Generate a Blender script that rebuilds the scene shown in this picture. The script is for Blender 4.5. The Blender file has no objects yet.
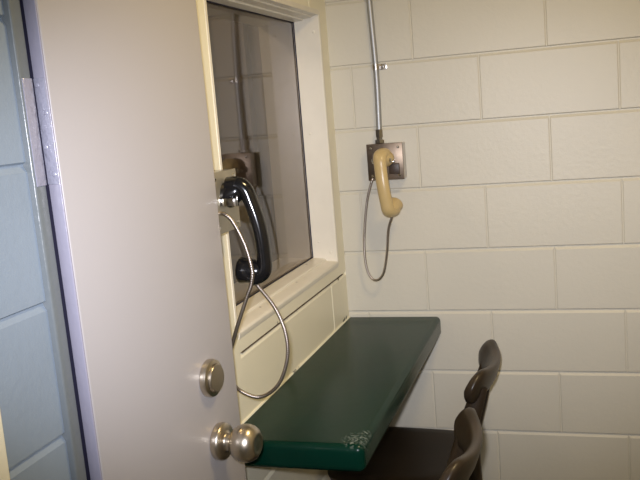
import bpy, bmesh, math, random
from mathutils import Vector, Matrix
random.seed(4)
S = bpy.context.scene
COL = S.collection
PI = math.pi

# ------------------------------------------------------------------ materials
def mat(name, col, rough=0.5, metal=0.0, spec=0.5, bump=None, var=None, coat=0.0):
    m = bpy.data.materials.new(name); m.use_nodes = True
    nt = m.node_tree; b = nt.nodes['Principled BSDF']
    b.inputs['Base Color'].default_value = (*col, 1)
    b.inputs['Roughness'].default_value = rough
    b.inputs['Metallic'].default_value = metal
    b.inputs['Specular IOR Level'].default_value = spec
    b.inputs['Coat Weight'].default_value = coat
    tc = nt.nodes.new('ShaderNodeTexCoord')
    if var:
        # var = (scale, amount, detail[, stretch]) : gentle colour mottling
        n = nt.nodes.new('ShaderNodeTexNoise'); n.inputs['Scale'].default_value = var[0]
        n.inputs['Detail'].default_value = var[2]
        if len(var) > 3:
            mp = nt.nodes.new('ShaderNodeMapping'); mp.inputs['Scale'].default_value = var[3]
            nt.links.new(tc.outputs['Object'], mp.inputs[0]); nt.links.new(mp.outputs[0], n.inputs[0])
        else:
            nt.links.new(tc.outputs['Object'], n.inputs[0])
        r = nt.nodes.new('ShaderNodeMapRange')
        r.inputs[1].default_value = 0.3; r.inputs[2].default_value = 0.7
        r.inputs[3].default_value = 1 - var[1]; r.inputs[4].default_value = 1 + var[1]
        nt.links.new(n.outputs['Fac'], r.inputs[0])
        mx = nt.nodes.new('ShaderNodeVectorMath'); mx.operation = 'SCALE'
        mx.inputs[0].default_value = col
        nt.links.new(r.outputs[0], mx.inputs['Scale'])
        nt.links.new(mx.outputs[0], b.inputs['Base Color'])
    if bump:
        prev = None
        for sc, st, dist in bump:
            n = nt.nodes.new('ShaderNodeTexNoise'); n.inputs['Scale'].default_value = sc
            n.inputs['Detail'].default_value = 4
            nt.links.new(tc.outputs['Object'], n.inputs[0])
            bp = nt.nodes.new('ShaderNodeBump'); bp.inputs['Strength'].default_value = st
            bp.inputs['Distance'].default_value = dist
            nt.links.new(n.outputs['Fac'], bp.inputs['Height'])
            if prev: nt.links.new(prev.outputs[0], bp.inputs['Normal'])
            prev = bp
        nt.links.new(prev.outputs[0], b.inputs['Normal'])
    return m

def add_spots(m, pts, radius, col, nscale=160, lo=0.5, hi=0.6, soft=0.6):
    """paint chips: recolour where a noise exceeds a threshold near the given object-space points"""
    nt = m.node_tree; b = nt.nodes['Principled BSDF']
    tc = nt.nodes.new('ShaderNodeTexCoord')
    n = nt.nodes.new('ShaderNodeTexNoise'); n.inputs['Scale'].default_value = nscale; n.inputs['Detail'].default_value = 6
    nt.links.new(tc.outputs['Object'], n.inputs[0])
    total = None
    for p in pts:
        rr = radius
        if len(p) == 4: rr = p[3]
        d = nt.nodes.new('ShaderNodeVectorMath'); d.operation = 'DISTANCE'
        d.inputs[1].default_value = p[:3]
        nt.links.new(tc.outputs['Object'], d.inputs[0])
        r = nt.nodes.new('ShaderNodeMapRange')
        r.inputs[1].default_value = rr; r.inputs[2].default_value = rr * soft
        r.inputs[3].default_value = 0; r.inputs[4].default_value = 1
        nt.links.new(d.outputs['Value'], r.inputs[0])
        if total is None: total = r.outputs[0]
        else:
            a = nt.nodes.new('ShaderNodeMath'); a.operation = 'MAXIMUM'
            nt.links.new(total, a.inputs[0]); nt.links.new(r.outputs[0], a.inputs[1]); total = a.outputs[0]
    t = nt.nodes.new('ShaderNodeMapRange'); t.inputs[1].default_value = lo; t.inputs[2].default_value = hi
    nt.links.new(n.outputs['Fac'], t.inputs[0])
    mu = nt.nodes.new('ShaderNodeMath'); mu.operation = 'MULTIPLY'
    nt.links.new(t.outputs[0], mu.inputs[0]); nt.links.new(total, mu.inputs[1])
    mix = nt.nodes.new('ShaderNodeMix'); mix.data_type = 'RGBA'
    nt.links.new(mu.outputs[0], mix.inputs[0])
    src = b.inputs['Base Color']
    if src.is_linked: nt.links.new(src.links[0].from_socket, mix.inputs[6])
    else: mix.inputs[6].default_value = src.default_value
    mix.inputs[7].default_value = (*col, 1)
    nt.links.new(mix.outputs[2], src)

M = {}
M['block'] = mat('cream_block_paint', (0.62, 0.59, 0.495), 0.42, bump=[(70, 0.16, 0.004), (420, 0.22, 0.0015)], var=(2.2, 0.025, 2))
M['leftwall'] = mat('warm_cream_paint', (0.86, 0.81, 0.62), 0.38, bump=[(60, 0.12, 0.004), (300, 0.12, 0.0015)], var=(5, 0.02, 2))
M['blue'] = mat('cool_lit_block_paint', (0.255, 0.315, 0.385), 0.4, bump=[(70, 0.15, 0.004), (400, 0.2, 0.0015)], var=(7, 0.04, 3))  # cool hall light put into the wall colour as pale blue
M['winframe'] = mat('cream_gloss_paint', (0.78, 0.735, 0.62), 0.32, bump=[(35, 0.12, 0.004)], var=(14, 0.03, 3))
M['door'] = mat('beige_door_paint', (0.42, 0.40, 0.40), 0.34, bump=[(160, 0.05, 0.002)])
M['dooredge'] = mat('lavender_grey_gloss_paint', (0.30, 0.29, 0.36), 0.25, bump=[(60, 0.25, 0.004)])
M['hingepaint'] = mat('bumpy_gloss_paint', (0.30, 0.30, 0.37), 0.22, spec=0.8, bump=[(75, 0.5, 0.006), (240, 0.3, 0.002)])
M['frame'] = mat('grey_green_frame_paint', (0.155, 0.175, 0.185), 0.25, bump=[(60, 0.25, 0.004)])
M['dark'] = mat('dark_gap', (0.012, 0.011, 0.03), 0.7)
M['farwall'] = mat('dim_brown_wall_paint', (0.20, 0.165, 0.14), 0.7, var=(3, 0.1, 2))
M['floor'] = mat('grey_concrete_floor', (0.22, 0.21, 0.19), 0.5, bump=[(90, 0.1, 0.002)], var=(6, 0.15, 5))
M['ceiling'] = mat('white_ceiling_paint', (0.62, 0.59, 0.52), 0.6, bump=[(120, 0.1, 0.002)])
M['green'] = mat('dark_green_gloss_paint', (0.0005, 0.0215, 0.0125), 0.27, spec=0.2, bump=[(30, 0.10, 0.003), (180, 0.05, 0.001)], var=(9, 0.12, 4))
M['steel'] = mat('brushed_steel', (0.50, 0.47, 0.43), 0.30, 1.0, bump=[(200, 0.06, 0.001)])
M['nickel'] = mat('satin_nickel', (0.56, 0.50, 0.41), 0.30, 1.0, bump=[(260, 0.08, 0.0008)])
M['conduit'] = mat('galvanised_conduit', (0.42, 0.43, 0.43), 0.5, 0.8, bump=[(150, 0.1, 0.001)])
M['plate'] = mat('stainless_plate', (0.20, 0.155, 0.115), 0.42, 1.0, var=(25, 0.18, 3), bump=[(60, 0.08, 0.002)])
M['crack'] = mat('brown_crack', (0.16, 0.12, 0.08), 0.8, var=(40, 0.6, 4))
M['dullplate'] = mat('dull_steel_plate', (0.44, 0.40, 0.31), 0.45, 0.75, var=(25, 0.12, 3), bump=[(60, 0.08, 0.002)])
M['chrome'] = mat('chrome_hook', (0.75, 0.74, 0.72), 0.12, 1.0)
M['cord'] = mat('armoured_steel_cord', (0.42, 0.37, 0.33), 0.33, 1.0)
M['black'] = mat('black_plastic', (0.006, 0.006, 0.007), 0.16, spec=0.6)
M['beige'] = mat('beige_plastic', (0.56, 0.42, 0.195), 0.30, spec=0.5)
M['hole'] = mat('dark_brown_hole', (0.05, 0.033, 0.022), 0.45)
M['wood'] = mat('dark_varnished_wood', (0.036, 0.0235, 0.0135), 0.36, var=(16, 0.35, 5, (1, 1, 0.15)), bump=[(60, 0.05, 0.002)])
M['seat'] = mat('dark_brown_seat_wood', (0.014, 0.0085, 0.004), 0.5, spec=0.3, var=(10, 0.3, 5, (0.2, 1, 1)))
g = bpy.data.materials.new('window_glass'); g.use_nodes = True
nt = g.node_tree; nt.nodes.clear()
out = nt.nodes.new('ShaderNodeOutputMaterial'); mx = nt.nodes.new('ShaderNodeMixShader')
tr = nt.nodes.new('ShaderNodeBsdfTransparent'); tr.inputs[0].default_value = (0.80, 0.78, 0.76, 1)
gl = nt.nodes.new('ShaderNodeBsdfGlossy'); gl.inputs['Roughness'].default_value = 0.045
gl.inputs['Color'].default_value = (1.0, 0.96, 0.95, 1)
fr = nt.nodes.new('ShaderNodeFresnel'); fr.inputs[0].default_value = 1.52
mm = nt.nodes.new('ShaderNodeMath'); mm.operation = 'MULTIPLY_ADD'; mm.inputs[1].default_value = 1.45; mm.inputs[2].default_value = 0.0
mm.use_clamp = True
nt.links.new(fr.outputs[0], mm.inputs[0]); nt.links.new(mm.outputs[0], mx.inputs[0])
nt.links.new(tr.outputs[0], mx.inputs[1]); nt.links.new(gl.outputs[0], mx.inputs[2]); nt.links.new(mx.outputs[0], out.inputs[0])
M['glass'] = g

# ------------------------------------------------------------------ mesh helpers
def obj(name, bm, m, parent=None, smooth=False, angle=40):
    bmesh.ops.recalc_face_normals(bm, faces=bm.faces[:])
    me = bpy.data.meshes.new(name); bm.to_mesh(me); bm.free()
    me.materials.append(m)
    if smooth:
        me.polygons.foreach_set('use_smooth', [True] * len(me.polygons))
        me.set_sharp_from_angle(angle=math.radians(angle))
    o = bpy.data.objects.new(name, me); COL.objects.link(o)
    if parent: o.parent = parent
    return o

def empty(name, loc=(0, 0, 0), rotz=0.0):
    o = bpy.data.objects.new(name, None); COL.objects.link(o)
    o.location = loc; o.rotation_euler = (0, 0, rotz); o.empty_display_size = 0.05
    return o

def tag(o, label, cat, group=None):
    o['label'] = label; o['category'] = cat
    if group: o['group'] = group
    return o

def structure(o, label=None, cat=None):
    o['kind'] = 'structure'
    if label: o['label'] = label
    if cat: o['category'] = cat
    return o

def box(bm, x0, x1, y0, y1, z0, z1, bev=0.0, seg=2):
    t = bmesh.new()
    vs = [t.verts.new(p) for p in ((x0,y0,z0),(x1,y0,z0),(x1,y1,z0),(x0,y1,z0),(x0,y0,z1),(x1,y0,z1),(x1,y1,z1),(x0,y1,z1))]
    for f in ((0,3,2,1),(4,5,6,7),(0,1,5,4),(1,2,6,5),(2,3,7,6),(3,0,4,7)):
        t.faces.new([vs[i] for i in f])
    if bev:
        bmesh.ops.bevel(t, geom=t.edges[:], offset=bev, segments=seg, profile=0.5, affect='EDGES')
    me = bpy.data.meshes.new('tmp'); t.to_mesh(me); t.free(); bm.from_mesh(me); bpy.data.meshes.remove(me)
    return bm

def smooth_path(pts, n=8):
    P = [Vector(p) for p in pts]; P = [2 * P[0] - P[1]] + P + [2 * P[-1] - P[-2]]
    o = []
    for i in range(1, len(P) - 2):
        a, b, c, d = P[i-1:i+3]
        for k in range(n):
            t = k / n
            o.append(0.5 * ((2*b) + (c-a)*t + (2*a-5*b+4*c-d)*t*t + (3*b-a-3*c+d)*t**3))
    o.append(P[-2]); return o

def resample(pts, step):
    L = [0]
    for a, b in zip(pts, pts[1:]): L.append(L[-1] + (b-a).length)
    n = max(2, int(L[-1] / step)); o = []; j = 0
    for k in range(n + 1):
        s = L[-1] * k / n
        while j < len(pts) - 2 and L[j+1] < s: j += 1
        t = (s - L[j]) / max(1e-9, L[j+1] - L[j]); o.append(pts[j].lerp(pts[j+1], min(1, t)))
    return o

def sweep(bm, pts, rad, segs=12, ref=None, caps=True):
    """sweep an ellipse; rad = list of (ra, rb) or floats; ref = fixed direction for axis a"""
    pts = [Vector(p) for p in pts]; n = len(pts); rings = []; prev = None
    for i, p in enumerate(pts):
        t = (pts[min(i+1, n-1)] - pts[max(i-1, 0)]).normalized()
        if ref is not None: a = Vector(ref)
        else: a = prev if prev is not None else (Vector((0,0,1)) if abs(t.z) < 0.9 else Vector((1,0,0)))
        a = (a - t * a.dot(t)).normalized(); b = t.cross(a); prev = a
        r = rad[i] if isinstance(rad, (list, tuple)) else rad
        ra, rb = r if isinstance(r, (list, tuple)) else (r, r)
        rings.append([bm.verts.new(p + a * (ra*math.cos(2*PI*k/segs)) + b * (rb*math.sin(2*PI*k/segs))) for k in range(segs)])
    for r0, r1 in zip(rings, rings[1:]):
        for k in range(segs):
            bm.faces.new((r0[k], r0[(k+1) % segs], r1[(k+1) % segs], r1[k]))
    if caps:
        bm.faces.new(rings[0][::-1]); bm.faces.new(rings[-1])
    return bm

def lathe(bm, prof, origin, axis, segs=40):
    """prof = [(r, h)] along axis"""
    o = Vector(origin); ax = Vector(axis).normalized()
    a = ax.orthogonal().normalized(); b = ax.cross(a); rings = []
    for r, h in prof:
        if r < 1e-6: rings.append([bm.verts.new(o + ax * h)])
        else: rings.append([bm.verts.new(o + ax*h + a*(r*math.cos(2*PI*k/segs)) + b*(r*math.sin(2*PI*k/segs))) for k in range(segs)])
    for r0, r1 in zip(rings, rings[1:]):
        for k in range(segs):
            k2 = (k+1) % segs
            if len(r0) == 1 and len(r1) == 1: continue
            if len(r0) == 1: bm.faces.new((r0[0], r1[k2], r1[k]))
            elif len(r1) == 1: bm.faces.new((r0[k], r0[k2], r1[0]))
            else: bm.faces.new((r0[k], r0[k2], r1[k2], r1[k]))
    return bm

# ------------------------------------------------------------------ painted block walls (real recessed joints)
BED, PERP, BD, PD = 0.006, 0.0042, 0.0052, 0.0026    # half widths and depths of the joints
def blocks(bm, to3, regions, thick):
    """to3(u, v, d): wall coords to space, d = out of the wall. region = (u0,u1,v0,v1, rows, pitch, offsets)
    rows: list of v joints inside; perpends at offset + n*pitch (offset alternates per row); None = no perpends"""
    def quad(a, b, c, d): bm.faces.new([bm.verts.new(to3(*p)) for p in (a, b, c, d)])
    for (u0, u1, v0, v1, joints, pitch, offs) in regions:
        vs = [v0] + [j for j in joints if v0 < j < v1] + [v1]
        for ri in range(len(vs) - 1):
            a, b = vs[ri], vs[ri+1]
            us = [u0]
            if pitch:
                off = offs((a + b) / 2)
                if off is not None:
                    k = math.ceil((u0 - off) / pitch - 1e-6)
                    while off + k*pitch < u1 - 0.012:
                        if off + k*pitch > u0 + 0.012: us.append(off + k*pitch)
                        k += 1
            us.append(u1)
            for ui in range(len(us) - 1):
                c, d = us[ui], us[ui+1]
                # inset: a joint half width where a joint runs, nothing at a region end
                l = PERP if ui > 0 else 0; r = PERP if ui < len(us) - 2 else 0
                lo = 0.0042 if ri > 0 else 0; hi = 0.0105 if ri < len(vs) - 2 else 0
                bl, br, bb, bt = (-PD if l else 0), (-PD if r else 0), (-BD if lo else 0), (-BD if hi else 0)
                h = 0.25
                nu = max(1, int((d - c) / 0.1))
                quad((c+l, a+lo, 0), (d-r, a+lo, 0), (d-r, b-hi, 0), (c+l, b-hi, 0))
                if lo:
                    quad((c, a+lo*h, bb), (d, a+lo*h, bb), (d-r, a+lo, 0), (c+l, a+lo, 0)); quad((c, a, bb), (d, a, bb), (d, a+lo*h, bb), (c, a+lo*h, bb))
                if hi:
                    quad((c+l, b-hi, 0), (d-r, b-hi, 0), (d, b-hi*h, bt), (c, b-hi*h, bt)); quad((c, b-hi*h, bt), (d, b-hi*h, bt), (d, b, bt), (c, b, bt))
                if l:
                    quad((c, a+lo*h, bl), (c+l*h, a+lo*h, bl), (c+l*h, b-hi*h, bl), (c, b-hi*h, bl)); quad((c+l*h, a+lo*h, bl), (c+l, a+lo, 0), (c+l, b-hi, 0), (c+l*h, b-hi*h, bl))
                if r:
                    quad((d-r*h, a+lo*h, br), (d, a+lo*h, br), (d, b-hi*h, br), (d-r*h, b-hi*h, br)); quad((d-r, a+lo, 0), (d-r*h, a+lo*h, br), (d-r*h, b-hi*h, br), (d-r, b-hi, 0))
        # the body of the wall behind
        e = -0.0062
        P = [to3(u, v, w) for u, v, w in ((u0,v0,e),(u1,v0,e),(u1,v1,e),(u0,v1,e),(u0,v0,-thick),(u1,v0,-thick),(u1,v1,-thick),(u0,v1,-thick))]
        V = [bm.verts.new(q) for q in P]
        for f in ((0,1,2,3),(5,4,7,6),(0,4,5,1),(1,5,6,2),(2,6,7,3),(3,7,4,0)): bm.faces.new([V[i] for i in f])
        # thin side lips closing the gap between face and body
        for (p, q) in (((u0,v0),(u1,v0)),((u1,v0),(u1,v1)),((u1,v1),(u0,v1)),((u0,v1),(u0,v0))):
            quad((*p,0),(*q,0),(*q,e),(*p,e))
    return bm

def wall_obj(name, regions, to3, thick, m):
    bm = blocks(bmesh.new(), to3, regions, thick)
    me = bpy.data.meshes.new(name); bm.to_mesh(me); bm.free(); me.materials.append(m)
    o = bpy.data.objects.new(name, me); COL.objects.link(o)
    return structure(o)

H = 0.2032; CEIL = 2.4384; XR = 1.45; YB = -3.7
JO = [H * k for k in range(1, 12)]
V0 = 0.2727
def offs_back(v):
    k = int(v / H)                      # rows counted from the floor; the row 8..9 (1.6256-1.8288) starts at V0
    return V0 if k % 2 == 0 else V0 + H
# wall facing the camera: faces -y
wall_obj('wall_back', [(-0.0, XR, 0, CEIL, JO, 2*H, offs_back)], lambda u, v, d: Vector((u, -d, v)), 0.2, M['block'])
# left wall of the booth: faces +x ; u = y
WY0, WY1, WZ0, WZ1 = -0.944, -0.090, 1.000, 1.787
DY0, DY1, DZ = -1.611, -1.137, 2.05
LJ = [H, 2*H, 3*H, 0.7465, 0.949]
def offs_left(v):
    if v > 0.949 and v < 1.0: return None
    return -0.18 if v > 0.75 or int(v / H) % 2 == 0 else -0.79
left = lambda u, v, d: Vector((d, u, v))
wall_obj('wall_left', [
    (WY0, WY1, 0, WZ0, LJ, 4*H, offs_left),
    (WY1, 0.0, 0, WZ0, LJ, None, None),
    (WY1, 0.0, WZ0, WZ1, [], None, None),
    (WY0, WY1, WZ1, CEIL, [H*9+0.02, H*10, H*11], 2*H, offs_left),
    (WY1, 0.0, WZ1, CEIL, [H*9+0.02, H*10, H*11], None, None),
    (DY1, WY0, 0, CEIL, [], None, None),
    (DY0, DY1, DZ, CEIL, [H*11], 2*H, offs_left)], left, 0.2, M['leftwall'])
# wall on the near side of the door, bluish light painted into its colour
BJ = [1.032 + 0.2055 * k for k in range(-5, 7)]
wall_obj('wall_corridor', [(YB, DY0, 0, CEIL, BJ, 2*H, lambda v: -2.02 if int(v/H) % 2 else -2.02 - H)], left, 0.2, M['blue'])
wall_obj('wall_right', [(YB, 0.0, 0, CEIL, JO, 2*H, lambda v: -0.1 if int(v/H) % 2 else -0.1 - H)], lambda u, v, d: Vector((XR - d, u, v)), 0.2, M['block'])
structure(obj('floor', box(bmesh.new(), -0.2, XR + 0.2, YB, 0.2, -0.1, 0), M['floor']))
structure(obj('ceiling', box(bmesh.new(), -0.2, XR + 0.2, YB, 0.2, CEIL, CEIL + 0.1), M['ceiling']))
wall_obj('wall_front', [(0.0, XR, 0, CEIL, JO, 2*H, offs_back)], lambda u, v, d: Vector((u, YB + d, v)), 0.2, M['block'])
# cream pilaster beside the blue wall
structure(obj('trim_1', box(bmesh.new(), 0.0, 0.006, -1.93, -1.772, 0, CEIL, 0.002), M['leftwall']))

# dark crack under the window sill course
structure(obj('trim_5', box(bmesh.new(), -0.006, -0.0004, -0.93, -0.03, 0.9482, 0.9495), M['crack']))
# the dim room on the other side of the glass
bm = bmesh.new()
for a in ((-1.9, -1.8, -1.5, 0.6, 0, CEIL), (-1.8, -0.2, 0.5, 0.6, 0, CEIL), (-0.548, -0.464, 0.45, 0.5, 0, CEIL), (-0.385, -0.2, 0.45, 0.5, 0, CEIL), (-0.75, -0.63, 0.45, 0.5, 0, CEIL), (-1.8, -0.2, -1.12, -1.06, 0, CEIL),  # narrow uprights added to imitate the pale bands in the glass
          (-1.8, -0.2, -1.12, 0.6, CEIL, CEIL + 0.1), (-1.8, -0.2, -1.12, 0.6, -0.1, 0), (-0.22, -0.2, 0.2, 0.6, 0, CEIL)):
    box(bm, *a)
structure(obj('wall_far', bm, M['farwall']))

# ------------------------------------------------------------------ window
win = structure(empty('window_1', (0, (WY0 + WY1) / 2, WZ0)))
wy, wz = (WY0 + WY1) / 2, WZ0
def prof_board(bm, prof, a, b, ax):
    """extrude an x/other profile; ax 'y': prof (x,z) along y ; ax 'z': prof (x,y) along z"""
    A = []; B = []
    for (p, q) in prof:
        if ax == 'y': A.append(bm.verts.new((p, a - wy, q - wz))); B.append(bm.verts.new((p, b - wy, q - wz)))
        else: A.append(bm.verts.new((p, q - wy, a - wz))); B.append(bm.verts.new((p, q - wy, b - wz)))
    n = len(prof)
    for i in range(n): bm.faces.new((A[i], A[(i+1) % n], B[(i+1) % n], B[i]))
    bm.faces.new(A[::-1]); bm.faces.new(B)
sill = bmesh.new()
prof_board(sill, [(-0.2, 0.985), (0.001, 0.985), (0.003, 0.992), (0.003, 0.998), (0.0, 1.0025), (-0.004, 1.0045), (-0.034, 1.0068), (-0.037, 1.0078), (-0.038, 1.0115), (-0.041, 1.0135), (-0.078, 1.0185), (-0.2, 1.0185)], WY0, WY1, 'y')
so = obj('window_sill', sill, M['winframe'], win, True, 25)
head = bmesh.new()
prof_board(head, [(-0.2, 1.80), (-0.2, 1.771), (-0.078, 1.771), (-0.05, 1.7735), (-0.048, 1.7775), (-0.02, 1.780), (-0.018, 1.7835), (0.002, 1.7855), (0.002, 1.80)], WY0, WY1, 'y')
obj('window_head', head, M['winframe'], win, True, 25)
for nm, a, b, s in (('window_jamb', WY1, WY1 + 0.012, 1), ('window_jamb', WY0, WY0 - 0.012, -1)):
    j = bmesh.new()
    prof_board(j, [(-0.2, b), (0.0015, b), (0.0015, a + 0.002*s), (-0.0005, a), (-0.078, a - 0.003*s), (-0.2, a - 0.003*s)], 0.99, 1.795, 'z')
    jo = obj(nm, j, M['winframe'], win, True, 25)
    if s == 1:
        for (x, z) in ((-0.058, 1.070), (-0.020, 1.735), (-0.02, 1.035), (-0.056, 1.42)):
            sc = bmesh.new(); lathe(sc, [(0.0, 0.0022), (0.003, 0.002), (0.0048, 0.0008), (0.005, -0.003)], (x, a - 0.001*s - wy, z - wz), (0, -1, 0), 16)
            obj('screw_head', sc, M['winframe'], jo, True)
gp = bmesh.new(); box(gp, -0.0845, -0.0840, WY0 + 0.001 - wy, WY1 - 0.0 - wy, 1.0185 - wz, 1.771 - wz)
# a single sheet: keep only the booth-side face
for f in [f for f in gp.faces if f.calc_center_median().x < -0.0842 or abs(f.normal.x) < 0.5]:
    gp.faces.remove(f)
for v in gp.verts:
    if v.co.y < 0: v.co.x -= 0.0035
obj('glass_pane', gp, M['glass'], win)
gk = bmesh.new()
for a in ((-0.0835, -0.0795, WY0, WY1, 1.0175, 1.0205), (-0.0835, -0.0795, WY0, WY1, 1.7685, 1.7715),
          (-0.0835, -0.0795, WY1 + 0.0005, WY1 + 0.0035, 1.018, 1.771)):
    box(gk, a[0], a[1], a[2] - wy, a[3] - wy, a[4] - wz, a[5] - wz)
for v in gk.verts:
    if v.co.y > (WY1 - wy - 0.001) and abs(v.co.y) > 0.42 and v.co.y > 0: v.co.y -= 0.004
obj('glazing_gasket', gk, M['dark'], win)
add_spots(M['winframe'], [(-0.03, -0.42 - wy, 1.01 - wz, 0.006), (-0.03, -0.72 - wy, 1.01 - wz, 0.006), (-0.07, -0.2 - wy, 1.015 - wz, 0.005)], 0.005, (0.03, 0.02, 0.015), 90, 0.40, 0.45)
add_spots(M['leftwall'], [(0.0, -0.52, 0.949, 0.009), (0.0, -0.69, 0.953, 0.010), (0.0, -0.60, 0.947, 0.006), (0, -0.06, 0.80, 0.012), (0, -0.075, 0.797, 0.01), (0, -0.035, 0.80, 0.01)], 0.006, (0.035, 0.028, 0.02), 70, 0.42, 0.46)

# ------------------------------------------------------------------ door, frame, hardware
fb = bmesh.new()
box(fb, -0.16, 0.010, DY0 - 0.030, DY0 - 0.002, 0, DZ + 0.03, 0.004, 3)
box(fb, -0.16, 0.010, DY1 + 0.002, DY1 + 0.030, 0, DZ + 0.03, 0.004, 3)
box(fb, -0.16, 0.010, DY0 - 0.030, DY1 + 0.030, DZ, DZ + 0.03, 0.004, 3)
structure(obj('trim_2', fb, M['frame'], None, True))
rb = bmesh.new()  # dark panel and strip put in for the shade behind the door
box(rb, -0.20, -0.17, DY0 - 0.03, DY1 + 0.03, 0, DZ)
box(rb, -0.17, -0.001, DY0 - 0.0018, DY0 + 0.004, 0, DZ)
structure(obj('door_gap_shade', rb, M['dark']))
PHI = math.radians(5.0); DL, DT = 0.455, 0.038
HX, HY = 0.030, -1.604                                  # visible near corner of the door face
door = structure(empty('door_1', (HX, HY, 0), PI/2 - PHI))
# local: x along the door, y into the door (away from the booth: towards -x of the room) , z up
db = bmesh.new()
box(db, 0, DL, 0, DT, 0.012, DZ - 0.005, 0.0025, 3)
dl = obj('door_leaf', db, M['door'], door, True)
# painted hinge edge: a lighter glossy strip on the end of the leaf
eb = bmesh.new()
box(eb, -0.0035, 0.0006, 0.0006, 0.0225, 0.012, DZ - 0.006, 0.0018, 3)
obj('hinge_stile', eb, M['dooredge'], door, True)
gb = bmesh.new(); box(gb, -0.003, 0.0006, 0.0232, DT - 0.001, 0.012, DZ - 0.006)  # dark strip standing in for the shadow in the hinge gap
obj('edge_shade', gb, M['dark'], door)
rs = 0.371
def hardware():
    n = (0, -1, 0)
    k = bmesh.new()
    lathe(k, [(0.0335, 0.0), (0.0362, 0.001), (0.0368, 0.004), (0.0366, 0.011), (0.0350, 0.0155), (0.031, 0.0180), (0.024, 0.0190), (0.0195, 0.0195), (0.0178, 0.022), (0.0170, 0.029), (0.018, 0.034)], (rs, 0, 0.8613), n, 48)
    kr = obj('knob_rosette', k, M['nickel'], door, True, 50)
    b = bmesh.new()
    pr = [(0.016, 0.029), (0.021, 0.0315), (0.0275, 0.037), (0.0335, 0.045), (0.0368, 0.055), (0.0372, 0.064), (0.0352, 0.073), (0.031, 0.080), (0.024, 0.0855), (0.019, 0.0875), (0.0175, 0.0868), (0.009, 0.0872), (0, 0.0873)]
    lathe(b, pr, (rs, 0, 0.8613), n, 56)
    obj('door_knob', b, M['nickel'], door, True, 60)
    d = bmesh.new()
    lathe(d, [(0.0345, 0.0), (0.0365, 0.001), (0.0368, 0.008), (0.0352, 0.0125), (0.030, 0.0145), (0.0275, 0.0148)], (rs - 0.0135, 0, 0.9955), n, 48)
    dd = obj('deadbolt_ring', d, M['nickel'], door, True, 35)
    c = bmesh.new()
    lathe(c, [(0.0272, 0.010), (0.0268, 0.0185), (0.0255, 0.0200), (0.012, 0.0205), (0.0, 0.0206)], (rs - 0.0135, 0, 0.9955), n, 48)
    obj('deadbolt_cylinder', c, M['nickel'], dd, True, 35)
hardware()
# painted-over butt hinge
hb = bmesh.new()
box(hb, -0.0050, -0.003, 0.002, 0.0215, 1.410, 1.565, 0.001)
hz = obj('hinge', hb, M['hingepaint'], door, True)
for z in (1.425, 1.465, 1.515, 1.555):
    sb = bmesh.new(); lathe(sb, [(0, 0.0014), (0.003, 0.0012), (0.004, 0.0002), (0.004, -0.001)], (-0.0050, 0.008 if z in (1.425, 1.515) else 0.016, z), (-1, 0, 0), 14)
    obj('hinge_screw', sb, M['hingepaint'], hz, True)
hf = bmesh.new()
box(hf, 0.008, 0.0115, DY0 - 0.026, DY0 - 0.003, 1.410, 1.565, 0.001)
structure(obj('trim_4', hf, M['hingepaint'], None, True))

# door and frame edges sheared to follow lens distortion
def lean(o, k, z0, world=True):
    for v in o.data.vertices: v.co[1 if world else 0] += k * (z0 - v.co.z)
for o in list(S.objects):
    if o.name in ('trim_4',): lean(o, 0.02, 1.45)
    elif o.name in ('hinge_stile', 'edge_shade', 'hinge') or o.name.startswith('hinge_screw'): lean(o, 0.02, 1.45, False)
    elif o.name in ('trim_2', 'door_gap_shade'):
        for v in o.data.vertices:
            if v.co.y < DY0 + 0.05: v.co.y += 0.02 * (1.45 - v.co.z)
    elif o.name == 'door_leaf':
        for v in o.data.vertices:
            if v.co.x < DL / 2: v.co.x += 0.02 * (1.45 - v.co.z)
            else: v.co.x += 0.02 * (1.25 - v.co.z) if v.co.z < 1.25 else 0.004 * (1.25 - v.co.z)
    elif o.name == 'wall_corridor':
        pass

# ------------------------------------------------------------------ green shelf
ZT = 0.794
shelf = tag(empty('wall_shelf', (0, -0.53, 0)), 'dark green painted shelf counter along the left wall, below the window', 'shelf')
sb = bmesh.new()
TH = 0.062
def shelf_mesh():
    bm = bmesh.new()
    box(bm, 0.002, 0.312, -1.076 + 0.53, -0.002 + 0.53, ZT - TH, ZT, 0.0)
    bmesh.ops.subdivide_edges(bm, edges=bm.edges[:], cuts=0)
    ed = [e for e in bm.edges if (abs((e.verts[0].co.x + e.verts[1].co.x)/2 - 0.312) < 1e-4 or abs((e.verts[0].co.y + e.verts[1].co.y)/2 - (-0.546)) < 1e-4)]
    bmesh.ops.bevel(bm, geom=ed, offset=0.016, segments=6, profile=0.5, affect='EDGES')
    return bm
obj('shelf_top', shelf_mesh(), M['green'], shelf, True, 30)
add_spots(M['green'], [(0.290, -1.035 + 0.53, ZT - 0.002, 0.040), (0.283, -1.058 + 0.53, ZT, 0.022), (0.302, -1.0 + 0.53, ZT, 0.016)], 0.03, (0.16, 0.19, 0.17), 150, 0.51, 0.57, 0.1)
# caulk line along the wall
cb = bmesh.new(); sweep(cb, [(0.0015, -0.544, ZT), (0.0015, 0.527, ZT)], 0.0035, 8); obj('caulk_bead', cb, M['leftwall'], shelf, True)

# ------------------------------------------------------------------ telephones
def cord_mesh(pts, r=0.0042):
    P = resample(smooth_path(pts, 12), 0.0016)
    rad = [r * (1.0 if i % 3 else 0.80) for i in range(len(P))]
    return sweep(bmesh.new(), P, rad, 10)

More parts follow.
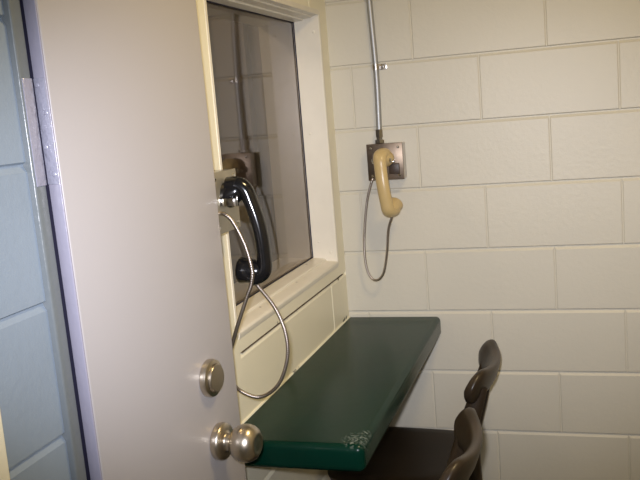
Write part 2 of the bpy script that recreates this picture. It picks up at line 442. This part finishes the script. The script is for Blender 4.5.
def handset(parent, m, loc, rot):
    """local: long axis z, cups face -x, grip bows to +x. total length 0.215"""
    T = Matrix.Translation(loc) @ rot
    def fin(bm): bmesh.ops.transform(bm, matrix=T, verts=bm.verts[:]); return bm
    # grip
    ctrl = [(-0.012, 0, 0.101), (0.010, 0, 0.098), (0.023, 0, 0.084), (0.028, 0, 0.060), (0.032, 0, 0.030), (0.0335, 0, 0.0), (0.032, 0, -0.030), (0.028, 0, -0.060), (0.023, 0, -0.082), (0.010, 0, -0.094), (-0.010, 0, -0.096)]
    P = smooth_path(ctrl, 5); n = len(P)
    rad = []
    for i in range(n):
        t = abs(2*i/(n-1) - 1)
        w = 0.0180 + 0.006 * max(0, (t-0.45)/0.55)**1.4      # width across (y)
        d = 0.0150 + 0.0045 * max(0, (t-0.4)/0.6)            # thickness
        rad.append((w, d))
    hs = obj('handset', fin(sweep(bmesh.new(), P, rad, 20, ref=(0, 1, 0))), m, parent, True, 60)
    # cups
    e = bmesh.new()
    lathe(e, [(0.0, 0.028), (0.010, 0.0275), (0.0175, 0.023), (0.0225, 0.012), (0.026, -0.002), (0.0283, -0.013), (0.0278, -0.018), (0.024, -0.0205), (0.010, -0.018), (0, -0.018)], (-0.006, 0, 0.086), (1, 0, 0.22), 32)
    obj('earpiece', fin(e), m, hs, True, 50)
    q = bmesh.new()
    lathe(q, [(0.0, 0.034), (0.010, 0.0335), (0.018, 0.029), (0.0232, 0.016), (0.0265, -0.002), (0.0285, -0.018), (0.0285, -0.023), (0.0245, -0.0265), (0.010, -0.024), (0, -0.024)], (-0.008, 0, -0.083), (1, 0, -0.25), 32)
    obj('mouthpiece', fin(q), m, hs, True, 50)
    return hs, T

def phone_box(parent, s=0.057, d=0.055, plate='plate'):
    """local: back at y=0, front at y=-d ; centred on x,z"""
    b = bmesh.new(); box(b, -s, s, -d + 0.004, 0, -s, s, 0.003, 2)
    bo = obj('phone_box', b, M['steel'], parent, True)
    p = bmesh.new(); box(p, -s - 0.001, s + 0.001, -d, -d + 0.0035, -s - 0.001, s + 0.001, 0.0012, 2)
    po = obj('cover_plate', p, M[plate], parent, True)
    for (x, z) in ((-s+0.013, s-0.013), (s-0.013, s-0.013), (-s+0.013, -s+0.013), (s-0.013, -s+0.013)):
        c = bmesh.new(); lathe(c, [(0, 0.0022), (0.0028, 0.002), (0.0042, 0.0006), (0.0044, -0.002)], (x, -d, z), (0, -1, 0), 16)
        obj('screw', c, M['chrome'], po, True)
    return bo, po

# --- phone on the far wall (beige)
PX, PZ = 0.173, 1.3145
ph = tag(empty('wall_telephone', (PX, 0, PZ)), 'beige telephone handset hung on a square steel box on the far block wall', 'telephone', None)
bo, po = phone_box(ph)
hk = bmesh.new()
box(hk, -0.034, 0.034, -0.075, -0.054, -0.004, 0.004, 0.0015)
for s in (-1, 1):
    sweep(hk, smooth_path([(0.024*s, -0.066, 0.0), (0.026*s, -0.088, 0.0), (0.027*s, -0.104, 0.003), (0.027*s, -0.108, 0.014)], 5), 0.0042, 10)
obj('cradle_hook', hk, M['chrome'], ph, True)
sw = bmesh.new(); box(sw, 0.012, 0.046, -0.064, -0.0545, -0.040, -0.006, 0.003)  # raised dark block standing in for the dark hole in the plate
obj('plate_hole', sw, M['hole'], ph, True)
R1 = Matrix.Rotation(math.radians(-5.5), 4, 'Y') @ Matrix.Rotation(math.radians(-97), 4, 'Z')
hs, T = handset(ph, M['beige'], Vector((0.010, -0.104, -0.066)), R1 @ Matrix.Diagonal((1, 1.12, 0.93, 1)))
mouth = T @ Vector((-0.004, 0, -0.112))
def rel(pts, o): return [tuple(Vector(p) - Vector(o)) for p in pts]
cp = [(PX - 0.038, -0.052, PZ - 0.052), (0.126, -0.058, 1.255), (0.103, -0.052, 1.185), (0.086, -0.045, 1.085), (0.0815, -0.045, 1.02), (0.086, -0.045, 0.965), (0.098, -0.046, 0.938), (0.1135, -0.05, 0.930), (0.131, -0.055, 0.938), (0.1475, -0.062, 0.965), (0.164, -0.075, 1.03), (0.176, -0.09, 1.10)]
obj('armoured_cord', cord_mesh(rel(cp, (PX, 0, PZ)) + [tuple(mouth)]), M['cord'], ph, True, 180)

# --- phone beside the window (black)
QY, QZ = -1.052, 1.316
ph2 = tag(empty('wall_telephone', (0, QY, QZ), PI/2), 'black telephone handset hung on a steel box at the near end of the window', 'telephone', None)
# local x -> world +y, local -y -> world +x
bo, po = phone_box(ph2, 0.063, 0.050, 'dullplate')
hk = bmesh.new()
box(hk, -0.040, 0.040, -0.053, -0.049, -0.008, 0.010, 0.001)
for q in (-1, 1):
    box(hk, 0.034*q - 0.002, 0.034*q + 0.002, -0.088, -0.049, -0.007, 0.009, 0.001)
    box(hk, 0.034*q - 0.003, 0.034*q + 0.003, -0.090, -0.086, -0.008, 0.014, 0.001)
obj('cradle_hook', hk, M['chrome'], ph2, True)
# local cups face +y (the wall) -> rotate handset -x axis onto local +y : +x -> -y
R2 = Matrix.Rotation(math.radians(-90), 4, 'Z') @ Matrix.Rotation(math.radians(-9), 4, 'Y')
hs, T = handset(ph2, M['black'], Vector((-0.004, -0.087, -0.066)), R2)
mouth = T @ Vector((-0.004, 0, -0.112))
W = lambda x, y, z: (y - QY, -x, z - QZ)               # world to this phone's frame
c2 = [(0.049, -1.092, 1.2955), (0.062, -1.095, 1.293), (0.0781, -1.095, 1.2769), (0.0997, -1.095, 1.2283), (0.110, -1.095, 1.1758), (0.105, -1.095, 1.145), (0.0932, -1.095, 1.1191), (0.0614, -1.093, 1.0487), (0.036, -1.085, 0.985), (0.028, -1.07, 0.935), (0.038, -1.05, 0.900), (0.0784, -1.04, 0.8830), (0.1228, -1.04, 0.911), (0.1485, -1.04, 0.967), (0.1513, -1.04, 1.0225), (0.133, -1.04, 1.08)]
obj('armoured_cord', cord_mesh([W(*p) for p in c2] + [tuple(mouth)], 0.0044), M['cord'], ph2, True, 180)

# ------------------------------------------------------------------ conduit
cd = tag(empty('conduit_pipe', (0.152, -0.015, PZ + 0.057)), 'thin galvanised steel conduit rising up the block wall above the beige telephone', 'pipe')
o0 = Vector((0.152, -0.015, PZ + 0.057))
cpts = [(0.152, -0.022, PZ + 0.060), (0.1535, -0.018, 1.45), (0.1545, -0.013, 1.60), (0.148, -0.012, 1.82), (0.142, -0.012, 2.10), (0.138, -0.012, CEIL - 0.001)]
bm = sweep(bmesh.new(), [p - o0 for p in smooth_path(cpts, 8)], 0.0095, 18)
obj('pipe', bm, M['conduit'], cd, True, 60)
cn = bmesh.new()
lathe(cn, [(0.0095, 0.045), (0.0125, 0.044), (0.0125, 0.020), (0.0105, 0.019), (0.0105, 0.012), (0.0165, 0.011), (0.0165, 0.001), (0.011, 0.0)], (0, -0.0072, 0.0005), (0.01, 0.03, 1), 6)
obj('connector_nut', cn, M['steel'], cd, True, 30)
stb = bmesh.new()
ang = [PI + PI * k / 10 for k in range(11)]
zc = 1.613 - o0.z; xc = 0.1543 - o0.x; yc = -0.013 - o0.y
for r0, r1 in ((0.0096, 0.0115),):
    A = [[stb.verts.new((xc + r*math.cos(a), yc + r*math.sin(a), zc + h)) for a in ang] for r in (r0, r1) for h in (-0.009, 0.009)]
    for k in range(10):
        stb.faces.new((A[2][k], A[2][k+1], A[3][k+1], A[3][k])); stb.faces.new((A[0][k], A[1][k], A[1][k+1], A[0][k+1]))
        stb.faces.new((A[1][k], A[3][k], A[3][k+1], A[1][k+1])); stb.faces.new((A[0][k], A[0][k+1], A[2][k+1], A[2][k]))
box(stb, xc + 0.009, xc + 0.034, 0.0128, 0.0148, zc - 0.009, zc + 0.009, 0.0006)
box(stb, xc + 0.0096, xc + 0.0115, yc, 0.0148, zc - 0.009, zc + 0.009)
box(stb, xc - 0.0115, xc - 0.0096, yc, 0.0148, zc - 0.009, zc + 0.009)
st = obj('pipe_strap', stb, M['steel'], cd, True)
s2 = bmesh.new(); lathe(s2, [(0, 0.008), (0.004, 0.0075), (0.0065, 0.004), (0.0068, 0.0)], (xc + 0.022, 0.0128, zc), (0, -1, 0), 16)
obj('strap_screw', s2, M['steel'], st, True)

# ------------------------------------------------------------------ chairs (face -x, towards the shelf)
def seat_mesh():
    bm = bmesh.new(); NX, NY = 18, 18
    def rim(u, v):
        # squircle outline
        a = max(abs(u), abs(v))
        if a < 1e-6: return 0.0, 0.0
        L = (abs(u)**5 + abs(v)**5) ** 0.2
        k = a / L
        return u * k, v * k
    top = {}; bot = {}
    for i in range(NX + 1):
        for j in range(NY + 1):
            u, v = 2*i/NX - 1, 2*j/NY - 1
            x, y = rim(u, v); e = max(abs(u), abs(v))
            dish = -0.010 * max(0, 1 - (x*x + y*y) * 1.15)
            edge = -0.006 * max(0, (e - 0.85) / 0.15) ** 2
            ww = 0.205 - 0.012 * x                     # slightly narrower at the back
            top[i, j] = bm.verts.new((x*0.205, y*ww, 0.458 + dish + edge))
            bot[i, j] = bm.verts.new((x*0.197, y*(ww - 0.008), 0.428))
    for i in range(NX):
        for j in range(NY):
            bm.faces.new((top[i,j], top[i+1,j], top[i+1,j+1], top[i,j+1])); bm.faces.new((bot[i,j], bot[i,j+1], bot[i+1,j+1], bot[i+1,j]))
    ring = [(i, 0) for i in range(NX)] + [(NX, j) for j in range(NY)] + [(i, NY) for i in range(NX, 0, -1)] + [(0, j) for j in range(NY, 0, -1)]
    for k in range(len(ring)):
        a, b = ring[k], ring[(k+1) % len(ring)]
        bm.faces.new((top[a], bot[a], bot[b], top[b]))
    return bm

def curved_board(x0, z0, h, half, sag, th, lean, endround=0.6, waist=0.0):
    """board bowed in plan (ends come forward), leaning back; rounded ends"""
    bm = bmesh.new(); N = 28; rings = []; SEG = 16
    for i in range(N + 1):
        t = 2*i/N - 1; t = math.sin(t * PI/2)          # denser at the ends
        y = half * t
        hh = h/2 * (1 - waist * (1 - min(1, abs(t)/0.8)**2)) * math.sqrt(max(0.0, 1 - (max(0, abs(t) - 0.72)/0.285)**2) if endround > 0.3 else 1 - endround * abs(t)**5)
        thk = th/2 * (0.85 + 0.15*t*t) * (1 - 0.35 * abs(t)**10)
        xc = x0 - sag * t*t
        # normal of the plan curve
        dx = -2*sag*t/half; nl = math.hypot(1, dx); nx, ny = 1/nl, -dx/nl
        r = []
        for k in range(SEG):
            a = 2*PI*k/SEG; c, s = math.cos(a), math.sin(a)
            # superellipse section
            pc = math.copysign(abs(c)**0.7, c) * thk; ps = math.copysign(abs(s)**0.7, s) * hh
            r.append(bm.verts.new((xc + nx*pc + lean*ps, y + ny*pc, z0 + ps)))
        rings.append(r)
    for r0, r1 in zip(rings, rings[1:]):
        for k in range(SEG): bm.faces.new((r0[k], r0[(k+1) % SEG], r1[(k+1) % SEG], r1[k]))
    bm.faces.new(rings[0][::-1]); bm.faces.new(rings[-1])
    return bm

def make_chair():
    c = empty('wooden_chair')
    obj('seat', seat_mesh(), M['seat'], c, True, 50)
    obj('backrest', curved_board(0.277, 0.717, 0.100, 0.190, 0.050, 0.036, 0.33, 0.5, 0.34), M['wood'], c, True, 60)
    obj('back_slat', curved_board(0.232, 0.600, 0.060, 0.150, 0.016, 0.018, 0.20, 0.2), M['wood'], c, True, 60)
    for s in (-1, 1):
        P = smooth_path([(0.225, 0.165*s, 0.0), (0.190, 0.160*s, 0.22), (0.180, 0.155*s, 0.44), (0.212, 0.148*s, 0.58), (0.255, 0.140*s, 0.715)], 6)
        n = len(P); rad = [(0.014 + 0.006*math.sin(PI*min(1, i/(n-1)*1.05)), 0.016 + 0.015*math.sin(PI*min(1, 0.85*i/(n-1)))**1.5) for i in range(n)]
        obj('back_leg', sweep(bmesh.new(), P, rad, 14, ref=(0, 1, 0)), M['wood'], c, True, 60)
    for s in (-1, 1):
        obj('front_leg', sweep(bmesh.new(), [(-0.185, 0.178*s, 0.0), (-0.172, 0.168*s, 0.22), (-0.160, 0.160*s, 0.432)], [0.0135, 0.017, 0.020], 14), M['wood'], c, True, 60)
    for s in (-1, 1):
        obj('side_stretcher', sweep(bmesh.new(), [(-0.174, 0.169*s, 0.19), (0.0, 0.165*s, 0.19), (0.194, 0.160*s, 0.19)], [0.009, 0.012, 0.009], 12), M['wood'], c, True, 60)
    obj('cross_stretcher', sweep(bmesh.new(), [(-0.168, -0.165, 0.27), (-0.168, 0, 0.27), (-0.168, 0.165, 0.27)], [0.009, 0.012, 0.009], 12), M['wood'], c, True, 60)
    return c

ch = make_chair()
ch.location = (0.229, -0.318, 0)
tag(ch, 'dark wooden chair nearest the far block wall, its seat tucked under the green shelf', 'chair')
def dup(root, loc, rotz):
    r = root.copy(); COL.objects.link(r); r.location = loc; r.rotation_euler = (0, 0, rotz)
    for k in list(root.children):
        q = k.copy(); COL.objects.link(q); q.parent = r
    return r
ch2 = dup(ch, (0.238, -0.912, 0), math.radians(1.5))
tag(ch2, 'dark wooden chair nearer the camera, beside the free end of the green shelf', 'chair')

# ------------------------------------------------------------------ lights 
def area(name, loc, target, size, power, col, spread=180):
    l = bpy.data.lights.new(name, 'AREA'); l.energy = power; l.color = col; l.size = size; l.shape = 'DISK'
    l.spread = math.radians(spread)
    o = bpy.data.objects.new(name, l); COL.objects.link(o); o.location = loc
    o.rotation_euler = (Vector(target) - Vector(loc)).to_track_quat('-Z', 'Y').to_euler(); return o
area('ceiling_lamp', (0.85, -1.2, CEIL - 0.10), (0.85, -1.2, 0), 0.28, 11.5, (1.0, 0.75, 0.38))
area('hall_daylight', (1.15, -3.2, 1.95), (0.05, -0.9, 1.2), 0.5, 4, (0.72, 0.84, 1.0))
area('far_room_fill', (-0.9, -0.6, CEIL - 0.05), (-0.5, 0.5, 1.4), 0.3, 4.5, (1.0, 0.78, 0.56))  # unseen fill added to brighten the view through the glass
# the photographer's flash
l = bpy.data.lights.new('camera_flash', 'SPOT'); l.energy = 140; l.color = (0.985, 0.985, 1.09); l.spot_size = math.radians(46); l.spot_blend = 1.0; l.shadow_soft_size = 0.02
fo = bpy.data.objects.new('camera_flash', l); COL.objects.link(fo)

# ------------------------------------------------------------------ camera
Rr = Vector((0.9548723653843916, 0.28606047584608585, -0.07992602820062975))
Uu = Vector((0.03309382604276868, 0.164952513209243, 0.985746147374569))
Ff = Vector((-0.2951670112039418, 0.9439068134856669, -0.14804176083884799))
cam = bpy.data.cameras.new('camera'); cam.sensor_width = 36; cam.lens = 842.162 / 640 * 36; cam.clip_start = 0.02
co = bpy.data.objects.new('camera', cam); COL.objects.link(co)
mw = Matrix(((Rr.x, Uu.x, -Ff.x, 0.75680613), (Rr.y, Uu.y, -Ff.y, -2.67972369), (Rr.z, Uu.z, -Ff.z, 1.48187465), (0, 0, 0, 1)))
co.matrix_world = mw
S.camera = co
fo.location = Vector((0.757, -2.68, 1.482)) + Uu * 0.045 - Rr * 0.03 + Ff * 0.02
fo.rotation_euler = (Ff + Rr*0.05 - Uu*0.018).to_track_quat('-Z', 'Y').to_euler(); fo.scale = (1.75, 1.0, 1.0)

w = bpy.data.worlds.new('world'); w.use_nodes = True; S.world = w
w.node_tree.nodes['Background'].inputs[0].default_value = (0.5, 0.5, 0.55, 1); w.node_tree.nodes['Background'].inputs[1].default_value = 0.1
S.view_settings.view_transform = 'Standard'; S.view_settings.look = 'None'; S.view_settings.exposure = 0.0
